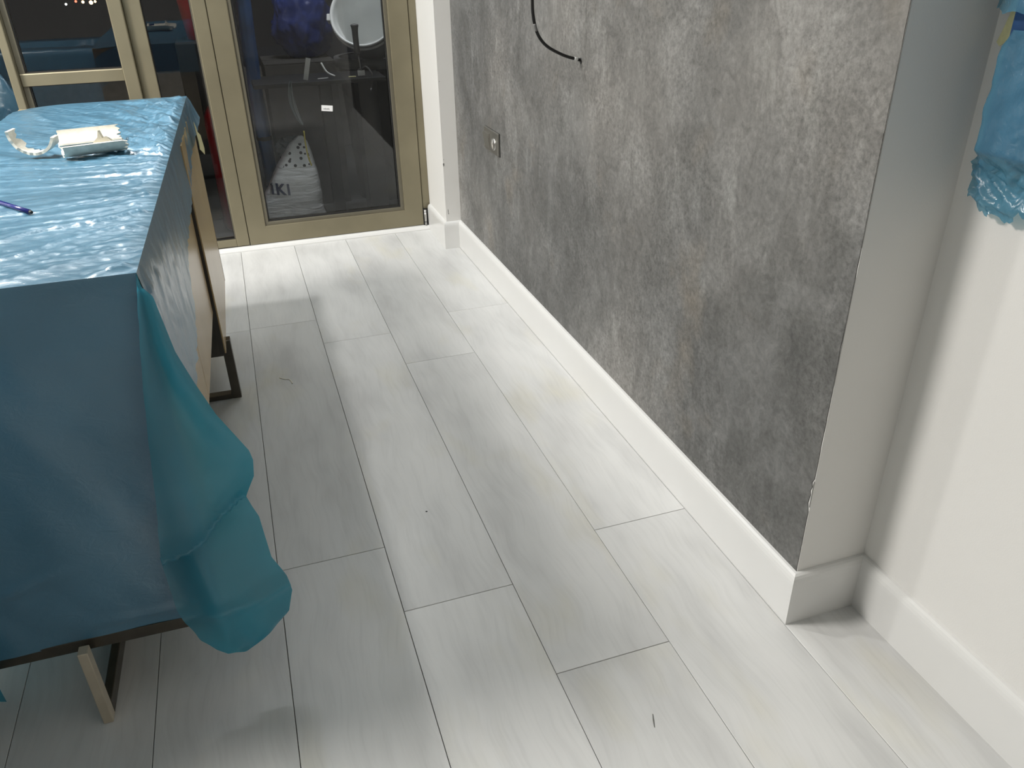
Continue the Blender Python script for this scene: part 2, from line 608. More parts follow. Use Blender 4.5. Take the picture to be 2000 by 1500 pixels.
# wallpaper: thin sheet whose near edge is torn a little
wp_v, wp_f = [], []
rows = 260
NX = 3
for i in range(rows + 1):
    z = 0.10 + (CEIL - 0.10) * i / rows
    e = YJ + 0.0006 + 0.0011 * abs(nz(z * 38, 1.3)) + 0.0016 * max(0, nz(z * 9, 4.2))
    if 0.275 < z < 0.345:
        e += 0.0035 * (0.5 + 0.5 * math.sin(z * 260)) + 0.002
    for s, yy in ((0, e), (1, YJ + 0.02), (2, YC - 0.0005)):
        wp_v.append((XW + 0.0016, yy, z))
        wp_v.append((XW, yy + (0.0004 if s == 0 else 0), z))
for i in range(rows):
    a, b = i * 6, (i + 1) * 6
    for s in (0, 2):
        wp_f.append((a + s + 1, a + s + 3, b + s + 3, b + s + 1))
    wp_f.append((a, a + 1, b + 1, b))
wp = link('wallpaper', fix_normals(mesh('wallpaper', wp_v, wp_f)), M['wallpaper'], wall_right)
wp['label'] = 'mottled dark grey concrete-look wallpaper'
# torn dark sliver along the paper's near edge
for (za, zb, wd) in ((0.285, 0.345, 0.0035), (0.55, 0.75, 0.0012), (0.80, 1.25, 0.0012)):
    n = 24
    v, f = [], []
    for i in range(n + 1):
        z = za + (zb - za) * i / n
        w = wd * (0.4 + 0.6 * abs(nz(z * 70, 9.0)))
        v += [(XW + 0.0009, YJ - 0.0004, z), (XW + 0.0009, YJ + w, z)]
    for i in range(n):
        f.append((2 * i, 2 * i + 1, 2 * i + 3, 2 * i + 2))
    o = link('paper_tear', mesh('paper_tear', v, f), M['caulk'], wall_right)
    solid(o, 0.0005)

# ---- skirting boards: profile (depth from wall, height)
BH = 0.126
prof = [(0, 0), (0.0155, 0), (0.0155, BH - 0.024), (0.0150, BH - 0.016), (0.0132, BH - 0.009), (0.0100, BH - 0.004), (0.0055, BH - 0.0008), (0, BH)]


def skirting(name, axis, face, sign, a0, a1, m0=0, m1=0, label=None):
    """axis 'y': board runs along y on plane x=face; sign = direction the board projects. m0/m1 mitre: +1 outside, -1 inside"""
    def mp(p, q, a):
        return (face + sign * p, a, q) if axis == 'y' else (a, face + sign * p, q)

    def sh(p, q, e):
        return (-p * m0 if e == 0 else p * m1)
    o = prism(name, prof, mp, a0, a1, M['white_trim'], shear=sh)
    me = o.data
    return struct(o, label)


skirting('baseboard_right', 'y', XW, -1, YJ, YC, 1, -1, 'white skirting board under the dark grey wall')
skirting('baseboard_step', 'x', YJ, -1, XW, XR, 1, -1, 'short white skirting return at the wall step')
skirting('baseboard_near', 'y', XR, -1, YB, YJ, 0, -1, 'white skirting board of the near right wall')
skirting('baseboard_pier_front', 'x', YC, -1, XC, XW, 1, -1, 'tiny white skirting piece on the front of the pier')
skirting('baseboard_pier_side', 'y', XC, -1, YC, YD - 0.022, 1, 0, 'white skirting on the side of the pier by the door')
skirting('baseboard_back', 'x', YB, 1, XL, XR)
skirting('baseboard_left', 'y', XL, 1, YB, YD)

# chips and scratches in the pier's paint
pier = bpy.data.objects['wall_pier']
for (x, z, w, h) in ((0.8385, 0.385, 0.006, 0.016), (0.840, 0.408, 0.002, 0.004), (0.8415, 0.735, 0.002, 0.004), (0.8465, 0.175, 0.002, 0.02), (0.848, 0.163, 0.0028, 0.007)):
    pts = []
    n = 9
    for i in range(n):
        a = 2 * math.pi * i / n
        r = 0.5 * (0.7 + 0.5 * random.random())
        pts.append((x + w * r * math.cos(a), z + h * r * math.sin(a)))
    link('paint_chip', fix_normals(mesh('paint_chip', [(p, YC - 0.0006, q) for p, q in pts] + [(p, YC + 0.0002, q) for p, q in pts],
         [tuple(range(n))] + [(i, (i + 1) % n, n + (i + 1) % n, n + i) for i in range(n)])), M['caulk'], pier)

# threshold strip at the foot of the door
thp = [(0, 0), (0.026, 0), (0.026, 0.006), (0.020, 0.015), (0.010, 0.020), (0, 0.020)]
struct(prism('trim_1', thp, lambda p, q, a: (a, YD - 0.012 - p, q), -1.62, XC - 0.0156, M['white_trim']), 'white strip along the foot of the glazed door')

# =================================================================== GLAZED DOOR AND WINDOWS (one fixed frame, one leaf)


def frame_rect(name, x0, x1, z0, z1, wl, wr, wb, wt, y0, y1, mat, parent, bevel=0.003):
    """four-sided frame made of separate mitred profiles; outer rect x0..x1,z0..z1"""
    o4 = [(x0, z0), (x1, z0), (x1, z1), (x0, z1)]
    i4 = [(x0 + wl, z0 + wb), (x1 - wr, z0 + wb), (x1 - wr, z1 - wt), (x0 + wl, z1 - wt)]
    objs = []
    for s, nm in enumerate(('bottom_rail', 'stile', 'top_rail', 'stile')):
        t = (s + 1) % 4
        poly = [o4[s], o4[t], i4[t], i4[s]]
        bm = bmesh.new()
        va = [bm.verts.new((p, y0, q)) for p, q in poly]
        vb = [bm.verts.new((p, y1, q)) for p, q in poly]
        bm.faces.new(va)
        bm.faces.new(vb[::-1])
        for i in range(4):
            bm.faces.new((va[i], vb[i], vb[(i + 1) % 4], va[(i + 1) % 4]))
        bmesh.ops.recalc_face_normals(bm, faces=bm.faces)
        if bevel:
            eds = [e for e in bm.edges if all(abs(v.co.y - y0) < 1e-6 for v in e.verts)
                   and not any(set(v.co[:] for v in e.verts) == set([(poly[a][0], y0, poly[a][1]), (poly[b][0], y0, poly[b][1])]) for a, b in ())]
            inner = [e for e in eds if (abs((e.verts[0].co - Vector((poly[2][0], y0, poly[2][1]))).length) < 1e-5 and abs((e.verts[1].co - Vector((poly[3][0], y0, poly[3][1]))).length) < 1e-5)
                     or (abs((e.verts[1].co - Vector((poly[2][0], y0, poly[2][1]))).length) < 1e-5 and abs((e.verts[0].co - Vector((poly[3][0], y0, poly[3][1]))).length) < 1e-5)]
            bmesh.ops.bevel(bm, geom=inner, offset=bevel, segments=2, affect='EDGES', profile=0.5)
        me = bpy.data.meshes.new(nm)
        bm.to_mesh(me)
        bm.free()
        objs.append(link(name + '_' + nm if name else nm, me, mat, parent))
    return objs


def glazing(parent, x0, x1, z0, z1, y, gask=0.007, gy=0.012):
    p = box('pane', x0 - 0.004, x1 + 0.004, y, y + 0.006, z0 - 0.004, z1 + 0.004, M['glass'], parent)
    frame_gasket = frame_rect('gasket', x0 - 0.001, x1 + 0.001, z0 - 0.001, z1 + 0.001, gask, gask, gask, gask, y - gy, y - 0.0005, M['gasket'], p, 0)
    return p


ZT = 2.16
door = struct(empty('door_1', (0, 0, 0)), 'champagne aluminium glazed balcony door, closed')
DL, DR = -0.037, 0.797           # leaf edges
# leaf: outer flat profile and a slightly lower inner bead
frame_rect('', DL, DR, 0.022, ZT, 0.082, 0.090, 0.082, 0.082, YD - 0.012, YD + 0.05, M['alu'], door, 0.004)
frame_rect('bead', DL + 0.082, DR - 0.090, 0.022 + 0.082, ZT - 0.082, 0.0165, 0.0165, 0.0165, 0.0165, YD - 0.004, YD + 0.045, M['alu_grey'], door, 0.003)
GX0, GX1, GZ0, GZ1 = DL + 0.0985, DR - 0.1065, 0.022 + 0.0985, ZT - 0.0985
glazing(door, GX0, GX1, GZ0, GZ1, YD + 0.014)
# hinge at the foot of the leaf on the pier side
hy, hx = YD - 0.020, DR + 0.0105
tube('hinge_barrel', [(hx, hy, 0.020), (hx, hy, 0.098)], 0.0062, M['steel'], door, 16)
for zz in (0.036, 0.086):
    tube('hinge_ring', [(hx, hy, zz), (hx, hy, zz + 0.0025)], 0.0068, M['dark_plastic'], door, 16)
box('hinge_leaf', hx - 0.010, hx + 0.010, hy + 0.004, hy + 0.008, 0.016, 0.102, M['gasket'], door)

win = struct(empty('window_1', (0, 0, 0)), 'narrow fixed side window left of the glazed door, same champagne frame')
# jamb right of leaf, mullion left of leaf
box('jamb', DR + 0.003, XC - 0.0005, YD - 0.006, YD + 0.06, 0.100, ZT + 0.05, M['alu'], win, 0.002)
box('jamb_foot', DR + 0.003, XC - 0.0005, YD + 0.0, YD + 0.06, 0.020, 0.100, M['gasket'], win)
box('mullion', -0.096, DL - 0.0025, YD - 0.010, YD + 0.06, 0.020, ZT + 0.05, M['alu'], win, 0.003)
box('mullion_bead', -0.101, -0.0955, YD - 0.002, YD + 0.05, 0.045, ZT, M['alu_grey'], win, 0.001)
box('bottom_rail', -0.285, -0.0955, YD - 0.008, YD + 0.06, 0.020, 0.056, M['alu'], win, 0.003)
box('top_rail', -1.62, XC - 0.0005, YD - 0.008, YD + 0.06, ZT + 0.003, ZT + 0.06, M['alu'], win, 0.003)
box('seal', DL - 0.006, DL + 0.004, YD + 0.051, YD + 0.058, 0.022, ZT, M['gasket'], win)
box('seal', DR - 0.004, DR + 0.006, YD + 0.051, YD + 0.058, 0.022, ZT, M['gasket'], win)
# wide double mullion with a step
box('mullion', -0.352, -0.285, YD - 0.012, YD + 0.06, 0.020, ZT, M['alu'], win, 0.003)
box('mullion', -0.405, -0.3525, YD - 0.042, YD + 0.06, 0.020, ZT, M['alu'], win, 0.004)
glazing(win, -0.285, -0.101, 0.056, ZT, YD + 0.014, 0.004, 0.01)

win2 = struct(empty('window_2', (0, 0, 0)), 'champagne framed window with a low transom left of the side window')
box('transom', -0.787, -0.4055, YD - 0.012, YD + 0.06, 0.776, 0.824, M['alu'], win2, 0.004)
box('bottom_rail', -0.787, -0.4055, YD - 0.010, YD + 0.06, 0.020, 0.07, M['alu'], win2, 0.003)
box('post', -0.818, -0.7875, YD - 0.042, YD + 0.06, 0.020, ZT, M['alu'], win2, 0.004)
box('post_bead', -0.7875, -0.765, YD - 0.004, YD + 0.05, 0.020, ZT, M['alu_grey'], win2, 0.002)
glazing(win2, -0.765, -0.405, 0.824, ZT, YD + 0.014, 0.005, 0.01)
glazing(win2, -0.765, -0.405, 0.07, 0.776, YD + 0.014, 0.005, 0.01)
win3 = struct(empty('window_3', (0, 0, 0)), 'large pane beyond the post at the far left')
box('bottom_rail', -1.62, -0.8185, YD - 0.010, YD + 0.06, 0.020, 0.07, M['alu'], win3, 0.003)
box('post', -1.62, -1.57, YD - 0.012, YD + 0.06, 0.07, ZT, M['alu'], win3, 0.003)
glazing(win3, -1.57, -0.8185, 0.07, ZT, YD + 0.014, 0.005, 0.01)

# sticker on the door pane
st = tag(empty('sticker', (0.398, YD + 0.0138, 0.604), 0), 'small white printed label stuck on the door glass', 'label')
st.rotation_euler = (0, math.radians(7), 0)
box('label_paper', -0.025, 0.025, -0.0006, 0.0, -0.0125, 0.0125, M['label'], st)
for i in range(7):
    box('print', -0.016 + i * 0.004, -0.0135 + i * 0.004, -0.0008, -0.00055, -0.006, -0.001 + 0.001 * (i % 3), M['ink'], st)

# =================================================================== CEILING LAMPS
for (lx, ly, d, pw, c) in LAMPS:
    t = tag(empty('ceiling_lamp', (lx, ly, CEIL)), 'round recessed ceiling lamp %s' % {1.95: 'to the left of the sideboard, the wide one', 2.45: 'above the sideboard, the small one'}[ly], 'lamp')
    link('rim', lathe_me('rim', [(d / 2 + 0.002, -0.0005), (d / 2 + 0.002, -0.03), (d / 2 + 0.012, -0.03), (d / 2 + 0.018, -0.0005)], 40), M['white_plastic'], t)
t = tag(empty('cove_lamp', (0.05, 3.45, CEIL)), 'long slim ceiling lamp in front of the glazed door', 'lamp')
for s in (-1, 1):
    box('side_rail', -0.71, 0.71, s * 0.048 - 0.002, s * 0.048 + 0.002, -0.048, -0.0005, M['white_plastic'], t)

# =================================================================== SIDEBOARD
SB = tag(empty('sideboard', (-0.179, 1.208, 0), math.radians(-1.2)), 'long sideboard with beige lacquered doors on metal legs under blue film', 'sideboard')
H = 0.820
SL = 1.682
DEP = 0.485
ZB = 0.335
box('carcass', -DEP, -0.020, 0.006, SL - 0.004, ZB, H - 0.018, M['carcass'], SB)
box('top', -DEP, -0.001, 0.0, SL, H - 0.018, H, M['lacquer'], SB, 0.002)
# doors: near two flush, far one hangs lower and stands slightly proud
for (u0, u1) in ((0.004, 0.520), (0.524, 1.040)):
    box('door', -0.0195, 0.0, u0, u1, ZB - 0.002, H - 0.020, M['lacquer'], SB, 0.0015)
fd = box('door', -0.019, 0.0, -0.62, 0.0, 0.0, 0.600, M['lacquer'], SB, 0.0015)
fd.location = (0.006, 1.672, 0.196)
fd.rotation_euler = (0, 0, math.radians(0.5))
fd['label'] = 'loose beige door hanging low at the far end'
box('edge_band', -0.0185, 0.0005, 0.0002, 0.0035, 0.0, 0.600, M['dark_edge'], fd)
box('edge_band', -0.0185, -0.004, -0.6235, -0.6202, 0.0, 0.600, M['dark_edge'], fd)
box('end_panel', -DEP, -0.022, 0.0, 0.018, 0.185, H - 0.019, M['carcass'], SB)
# underframe rail at the near end
box('rail', -0.470, -0.048, -0.012, 0.010, 0.152, 0.176, M['leg_dark'], SB, 0.001)
# near sled leg (runs back along the length)
lx0, lx1 = -0.238, -0.221
leg = box('leg', lx0, lx1, -0.048, -0.026, 0.0005, 0.176, M['leg_lit'], SB, 0.0015)
leg['label'] = 'champagne metal sled leg at the near end'
box('foot_bar', lx0, lx1, -0.026, 0.42, 0.0005, 0.030, M['leg_dark'], leg, 0.0015)
box('upright', lx0, lx1, 0.40, 0.42, 0.030, ZB, M['leg_dark'], leg, 0.0015)
box('top_bar', lx0, lx1, 0.012, 0.40, 0.152, 0.172, M['leg_dark'], leg, 0.0015)
# far frame leg (runs across the depth)
uf = 1.150
leg2 = box('leg', -0.005, 0.022, uf - 0.016, uf + 0.016, 0.0005, 0.20, M['leg_dark'], SB, 0.0015)
box('foot_bar', -0.44, -0.005, uf - 0.016, uf + 0.016, 0.0005, 0.016, M['leg_dark'], leg2, 0.0015)
box('top_bar', -0.44, -0.005, uf - 0.016, uf + 0.016, 0.150, 0.300, M['leg_dark'], leg2, 0.0015)
box('upright', -0.44, -0.41, uf - 0.016, uf + 0.016, 0.016, ZB, M['leg_dark'], leg2, 0.0015)

# =================================================================== BLUE FILM over the sideboard
SH = tag(empty('protective_film', (-0.179, 1.208, 0), math.radians(-1.2)), 'crinkled blue plastic film draped over the sideboard', 'plastic sheet')
ZTOP = H + 0.003


def wr(x, y):
    """height of the creases on top; x<=0 from right edge, y from near end"""
    d = max(0.0, -x)
    k = math.exp(-d / 0.20)
    dy = y - 0.52                                         # creases fan out from the middle of the right edge
    th = math.atan2(dy, d + (0.55 if dy < 0 else 0.55 - 0.40 * min(1, dy / 0.35)))
    rr = math.hypot(d + 0.3, dy)
    th += 0.05 * nz(x * 7, y * 7, 3.0)
    h = 0.0032 * k * (1 - abs(nz(th * 34, rr * 3.0, 1.0)) * 2)
    h += 0.0050 * (0.12 + 0.88 * k) * nz(th * 15, rr * 2.2, 5.0)
    h += 0.0015 * nz(th * 5, rr * 3.0, 8.0)
    h += (0.0005 + 0.0016 * k) * nz(x * 75, y * 75, 2.0)
    h += 0.0045 * max(0.0, 0.10 - abs(nz(th * 9, rr * 1.2, 12.0))) / 0.10 * (0.2 + 0.8 * k)
    far = max(0.0, min(1.0, (y - 0.65) / 0.35))
    q = (y + 1.3 * x) * 0.61
    h += 0.0060 * k * far * (1 - abs(nz(q * 46, (x - y * 0.8) * 4, 21.0)) * 2)
    h += 0.0018 * k * far * nz(x * 60, y * 85, 17.0)
    h += 0.0050 * far * math.exp(-d / 0.35) * nz(q * 20, (x - y) * 2, 25.0)
    e = min(1.0, d / 0.02) * min(1.0, max(0.0, y + 0.004) / 0.02) * min(1.0, max(0.0, SL + 0.004 - y) / 0.07)
    h *= e * 1.6
    return h


def top_fn(u, v):
    x = -(DEP + 0.004) * u
    y = -0.004 + (SL + 0.008) * v
    z = ZTOP + 0.004 + wr(x, y)
    # sag at the far left corner
    cx, cy = (-x - 0.33) / 0.16, (y - (SL - 0.25)) / 0.25
    if cx > 0 and cy > 0:
        z -= 0.010 * min(1, cx) ** 2 * min(1, cy) ** 2
        y -= 0.0 * min(1, cx) ** 2 * min(1, cy) ** 2
    return (x + 0.004, y, z)


top_o = link('top_panel', grid_me('top_panel', 76, 420, top_fn), M['film'], SH)

# near end: hangs in front of the carcass, slightly bellied, wavy hem
hem_near = [(-0.40, 0.172), (-0.30, 0.170), (-0.19, 0.176), (-0.10, 0.168), (-0.045, 0.166), (0.0, 0.166)]


def near_fn(u, v):
    x = -DEP * u - 0.0 + 0.004
    zb_ = interp(hem_near, x) + 0.004 * nz(x * 20, 0.5)
    zt = ZTOP + 0.004 + wr(min(0, x - 0.004), -0.004)
    z = zt + (zb_ - zt) * v
    w = min(1, v * 6)
    y = -0.005 - 0.010 * math.sin(v * math.pi) * w - 0.005 * w * (nz(x * 7, z * 5, 1) + 0.6 * nz(x * 16 + z * 6, z * 9, 4))
    f1 = z - (0.30 + (x + 0.36) * 0.25)
    y -= 0.006 * math.exp(-(f1 / 0.012) ** 2) * max(0, min(1, (-x - 0.18) / 0.1))
    f2 = z - 0.205
    y -= 0.004 * math.exp(-(f2 / 0.008) ** 2) * max(0, min(1, (x + 0.25) / 0.1))
    y -= 0.006 * v * v
    if v < 0.02:
        y = -0.004
    return (x, y, z)


link('end_panel', grid_me('end_panel', 60, 90, near_fn), M['film'], SH)

# drop on the door side: hem by distance from the near end
hem_side = [(0.0, 0.60), (0.20, 0.49), (0.294, 0.505), (0.40, 0.500), (0.50, 0.52), (0.56, 0.55), (0.60, 0.605), (0.66, 0.628), (0.78, 0.634),
            (0.92, 0.634), (1.05, 0.655), (1.177, 0.680), (1.23, 0.690), (1.27, 0.697), (1.36, 0.700), (1.45, 0.692), (1.53, 0.685), (1.60, 0.70), (1.66, 0.725), (1.70, 0.74)]


def side_fn(u, v):
    y = -0.004 + (SL + 0.008) * u
    zb_ = interp(hem_side, y) + 0.006 * nz(y * 25, 2.5)
    zb_ += 0.022
    zt = ZTOP + 0.004 + wr(0.0, y)
    z = zt + (zb_ - zt) * v
    w = min(1, v * 5)
    dro = (ZTOP - z)
    near = max(0, 1 - y / 0.55)
    x = 0.004 + 0.004 * w + 0.003 * w * (nz(y * 22, z * 6, 3) + 0.7 * nz(y * 45, z * 9, 6)) + near * dro * 0.03
    x += near * w * 0.008 * abs(nz(y * 16 + z * 10, z * 14, 8)) + 0.004 * v * v
    if u > 0.93:
        x += 0.02 * (u - 0.93) / 0.07 * v
    if v < 0.01:
        x = 0.004
    return (x, y, z)


link('side_panel', grid_me('side_panel', 240, 50, side_fn), M['film'], SH)

# far end drop
link('far_panel', grid_me('far_panel', 40, 24, lambda u, v: (0.004 - DEP * u, SL + 0.006 + 0.006 * v + 0.003 * nz(u * 9, v * 5), ZTOP + 0.002 - (0.05 * max(0, (u - 0.7) / 0.3) ** 2) - 0.14 * v)), M['film'], SH)
link('light_block_drop', grid_me('light_block_drop', 60, 24, lambda u, v: (-DEP - 0.002 - 0.008 * v - 0.004 * nz(u * 19, v * 5), SL * u * 0.97, ZTOP - 0.001 - 0.79 * v)), M['film'], SH)  # unseen left drop, lengthened to keep light from getting under the sideboard

# big loose corner ear at the near right corner
ang = math.radians(12 + 1.2)
EX, EY = math.cos(ang), math.sin(ang)
left_b = [(0.827, 0.002), (0.762, -0.011), (0.647, -0.031), (0.567, -0.042), (0.472, -0.052), (0.329, -0.071), (0.209, -0.068), (0.127, -0.044), (0.095, -0.022), (0.0795, -0.006)]
right_b = [(0.827, 0.003), (0.808, 0.004), (0.791, 0.016), (0.701, 0.027), (0.648, 0.042), (0.584, 0.063), (0.505, 0.100), (0.486, 0.103), (0.456, 0.099), (0.421, 0.079),
           (0.405, 0.083), (0.378, 0.090), (0.352, 0.098), (0.254, 0.105), (0.205, 0.124), (0.160, 0.130), (0.113, 0.117), (0.094, 0.092), (0.086, 0.072), (0.0795, 0.045)]
crease = [(-0.071, 0.329), (-0.049, 0.334), (-0.023, 0.341), (0.006, 0.357), (0.037, 0.383), (0.079, 0.419), (0.12, 0.44)]


def down(tbl, z):
    tb = sorted(tbl)
    return interp(tb, z)


def ear_fn(u, v):
    z = 0.827 - (0.827 - 0.0795) * v
    a, b = down(left_b, z), down(right_b, z)
    a += 0.002 * nz(z * 30, 3)
    s = a + (b - a) * u
    zc = interp(crease, s)
    # upper lobe bellies forward and ends in an overhanging fold
    off = -0.010 - 0.024 * min(1.0, (0.827 - z) / 0.35)
    if z > zc:
        h = (z - zc)
        off -= 0.020 * math.exp(-h / 0.05) + 0.012 * math.sin(min(1, (0.827 - z) / 0.45) * math.pi)
    else:
        h = (zc - z)
        off += 0.012 * math.exp(-h / 0.06)
        off -= 0.016 * (1 - math.exp(-h / 0.12)) * math.sin(u * math.pi)
        off -= 0.010 * math.exp(-((s - (-0.02 + h * 0.10)) / 0.018) ** 2)
        off -= 0.014 * math.exp(-((z - 0.19) / 0.018) ** 2) * (0.4 + 0.6 * u)
    off += 0.006 * nz(s * 22, z * 9, 4.0) + 0.012 * math.sin((u - 0.15) * 7 + z * 9) * min(1, (0.827 - z) / 0.2) * 0.5
    if v < 0.03:
        off = off * v / 0.03 - 0.004
    s -= 0.007 * v
    return (s * EX - off * EY, s * EY + off * EX, z + 0.016 * v)


ear = link('corner_ear', grid_me('corner_ear', 36, 150, ear_fn), M['film_flap'], SH)
ear['label'] = 'loose teal corner of the film hanging near the floor'

# second ear at the near left corner, its tip just in view
ear2 = link('corner_ear', grid_me('corner_ear', 14, 40, lambda u, v: (-0.370 - 0.07 + 0.105 * u * (0.3 + 0.7 * v) - 0.02 * v * v, -0.018 - 0.05 * u * v + 0.008 * nz(u * 6, v * 8), 0.60 - (0.49 + 0.02 * math.sin(u * 5)) * v)), M['film_flap'], SH)

# cream tape on the door side
tp = [(1.327, 0.806), (1.352, 0.785), (1.40, 0.765), (1.47, 0.742), (1.521, 0.718), (1.530, 0.690), (1.527, 0.672), (1.45, 0.695), (1.36, 0.722), (1.352, 0.745), (1.350, 0.765)]
n = len(tp)
tape = link('masking_tape', fix_normals(mesh('masking_tape', [(0.034 + 0.002 * (i % 2), a, b) for i, (a, b) in enumerate(tp)] + [(0.033 + 0.002 * (i % 2), a, b) for i, (a, b) in enumerate(tp)],
            [tuple(range(n)), tuple(range(2 * n - 1, n - 1, -1))] + [(i, (i + 1) % n, n + (i + 1) % n, n + i) for i in range(n)])), M['tape'], None)
tape.location = SH.location
tape.rotation_euler = SH.rotation_euler
tag(tape, 'torn scrap of cream masking tape on the film at the sideboard side', 'tape')

# =================================================================== ADDED DRAPED PIECE, out of view, shades the floor left of the sideboard
CV = tag(empty('added_armchair', (-1.36, 0.92, 0)), 'added armchair under blue film, out of view, shading the floor corner and mirrored in the left window', 'armchair')
box('seat_block', -0.58, 0.62, -0.45, 0.38, 0.10, 0.46, M['carcass'], CV, 0.03)
box('backrest', -0.58, -0.36, -0.45, 0.38, 0.46, 0.86, M['carcass'], CV, 0.03)
for sy in (-0.45, 0.22):
    box('armrest', -0.36, 0.62, sy, sy + 0.16, 0.46, 0.66, M['carcass'], CV, 0.03)
for sx in (-0.54, 0.54):
    for sy in (-0.40, 0.29):
        box('foot', sx, sx + 0.05, sy, sy + 0.05, 0.0005, 0.10, M['leg_dark'], CV)


def cov_fn(u, v):
    a = 2 * math.pi * u
    c_, s_ = math.cos(a), math.sin(a)
    q = min(1.0, v / 0.55)
    m_ = max(abs(c_), abs(s_))
    px, py = 0.02 + 0.645 * q * c_ / m_, -0.035 + 0.46 * q * s_ / m_
    top_ = 0.90 if px < -0.30 else (0.69 if abs(py + 0.035) > 0.24 else 0.52)
    z = top_ if v <= 0.55 else top_ - (top_ - 0.09) * (v - 0.55) / 0.45
    return (px + 0.01 * nz(px * 9, z * 9), py + 0.01 * nz(py * 9, z * 9, 4), z + 0.006 * nz(px * 12, py * 12, 7))


link('film_cover', grid_me('film_cover', 96, 44, cov_fn), M['film'], CV)

# =================================================================== BROKEN PIPE SHARDS AND PEN on the film
ZS = ZTOP + 0.013


def shard(name, length, r, a0, a1, th, jag0, jag1, loc, rz, label, seed, tilt=0.0, rx=0.0):
    """curved wall of a broken pipe, axis along local X, broken ends"""
    rnd = random.Random(seed)
    na, nl = 22, 16
    o_v = []
    j0 = [jag0 * rnd.random() for _ in range(na)]
    j1 = [jag1 * rnd.random() for _ in range(na)]
    for layer in (0, 1):
        rr = r - th * layer
        for i in range(na):
            a = a0 + (a1 - a0) * i / (na - 1)
            for k in range(nl):
                t = k / (nl - 1)
                x = j0[i] + (length - j0[i] - j1[i]) * t
                o_v.append((x - length / 2, rr * math.cos(a), rr * math.sin(a)))
    cr_, sr_ = math.cos(rx), math.sin(rx)
    o_v = [(x, y * cr_ - z * sr_, y * sr_ + z * cr_) for x, y, z in o_v]
    zmin = min(v[2] for v in o_v)
    o_v = [(x, y, z - zmin) for x, y, z in o_v]
    N = na * nl
    f = []
    for i in range(na - 1):
        for k in range(nl - 1):
            q = (i * nl + k, i * nl + k + 1, (i + 1) * nl + k + 1, (i + 1) * nl + k)
            f.append(q)
            f.append(tuple(N + w for w in q[::-1]))
    for i in range(na - 1):
        for k in (0, nl - 1):
            f.append((i * nl + k, (i + 1) * nl + k, N + (i + 1) * nl + k, N + i * nl + k))
    for k in range(nl - 1):
        for i in (0, na - 1):
            f.append((i * nl + k, i * nl + k + 1, N + i * nl + k + 1, N + i * nl + k))
    o = link(name, fix_normals(mesh(name, o_v, f)), M['pvc'], None, loc, (0, tilt, rz))
    return tag(o, label, 'pipe piece', 'broken pipe pieces on the film')


D2R = math.radians
shard('pipe_shard', 0.05, 0.050, D2R(195), D2R(365), 0.006, 0.003, 0.026, (-0.440, 2.10, ZS), D2R(78), 'white U-shaped ring fragment of broken pipe, leftmost on the blue film', 3)
shard('pipe_shard', 0.138, 0.034, D2R(200), D2R(335), 0.0045, 0.004, 0.016, (-0.315, 2.045, ZS), D2R(14), 'trough-shaped piece of broken pipe lying in front of the other pieces', 5, 0, D2R(-8))
shard('pipe_shard', 0.142, 0.048, D2R(200), D2R(300), 0.0045, 0.006, 0.012, (-0.338, 2.165, ZS), D2R(10), 'stained piece of broken pipe lying behind the trough-shaped piece', 9, 0, D2R(38))


def sliver(pts, label, z0):
    n = len(pts)
    o = link('plaster_splinter', fix_normals(mesh('plaster_splinter', [(x, y, z) for x, y, z in pts] + [(x + 0.004, y + 0.004, z) for x, y, z in pts],
             [tuple(range(n)), tuple(range(2 * n - 1, n - 1, -1))] + [(i, (i + 1) % n, n + (i + 1) % n, n + i) for i in range(n)])), M['pvc'])
    return tag(o, label, 'splinter')


sliver([(-0.330, 2.050, ZS + 0.006), (-0.283, 2.060, ZS + 0.006), (-0.280, 2.060, ZS + 0.022), (-0.287, 2.059, ZS + 0.030), (-0.292, 2.058, ZS + 0.033), (-0.297, 2.057, ZS + 0.030),
        (-0.302, 2.056, ZS + 0.047), (-0.306, 2.055, ZS + 0.033), (-0.314, 2.053, ZS + 0.026)], 'jagged white splinter standing in the trough-shaped pipe piece', ZS)

pen = tag(empty('ballpoint_pen', (-0.371, 1.580, ZTOP + 0.011), 0), 'dark blue ballpoint pen on the near left of the film', 'pen')
dvec = (Vector((-0.445, 1.680, 0)) - Vector((-0.371, 1.578, 0))).normalized()
pen.rotation_euler = (0, 0, math.atan2(dvec.y, dvec.x))
link('barrel', tube_me('barrel', [(0.006, 0, 0), (0.13, 0, 0)], 0.0042, 6), M['pen'], pen)
link('tail_cap', tube_me('tail_cap', [(0.0, 0, 0), (0.002, 0, 0), (0.006, 0, 0)], [0.0022, 0.0030, 0.0036], 10), M['dark_plastic'], pen)
link('tip', tube_me('tip', [(0.13, 0, 0), (0.143, 0, 0)], [0.0038, 0.0012], 10), M['steel'], pen)

# =================================================================== SOCKET ON THE DARK WALL
SK = tag(empty('wall_socket', (XW, 2.935, 0.588), 0), 'nickel double plate with rocker switch and round outlet on the dark wall', 'socket')
PW, PH = 0.172, 0.082
box('plate', -0.0105, -0.0002, -PW / 2, PW / 2, -PH / 2, PH / 2, M['nickel'], SK, 0.002)
box('plate_painted_shadow', -0.0030, -0.0001, -PW / 2 - 0.0015, PW / 2 + 0.0015, -PH / 2 - 0.0022, PH / 2, M['dark_plastic'], SK)  # dark rim drawn as the plate's shade, widest along the bottom
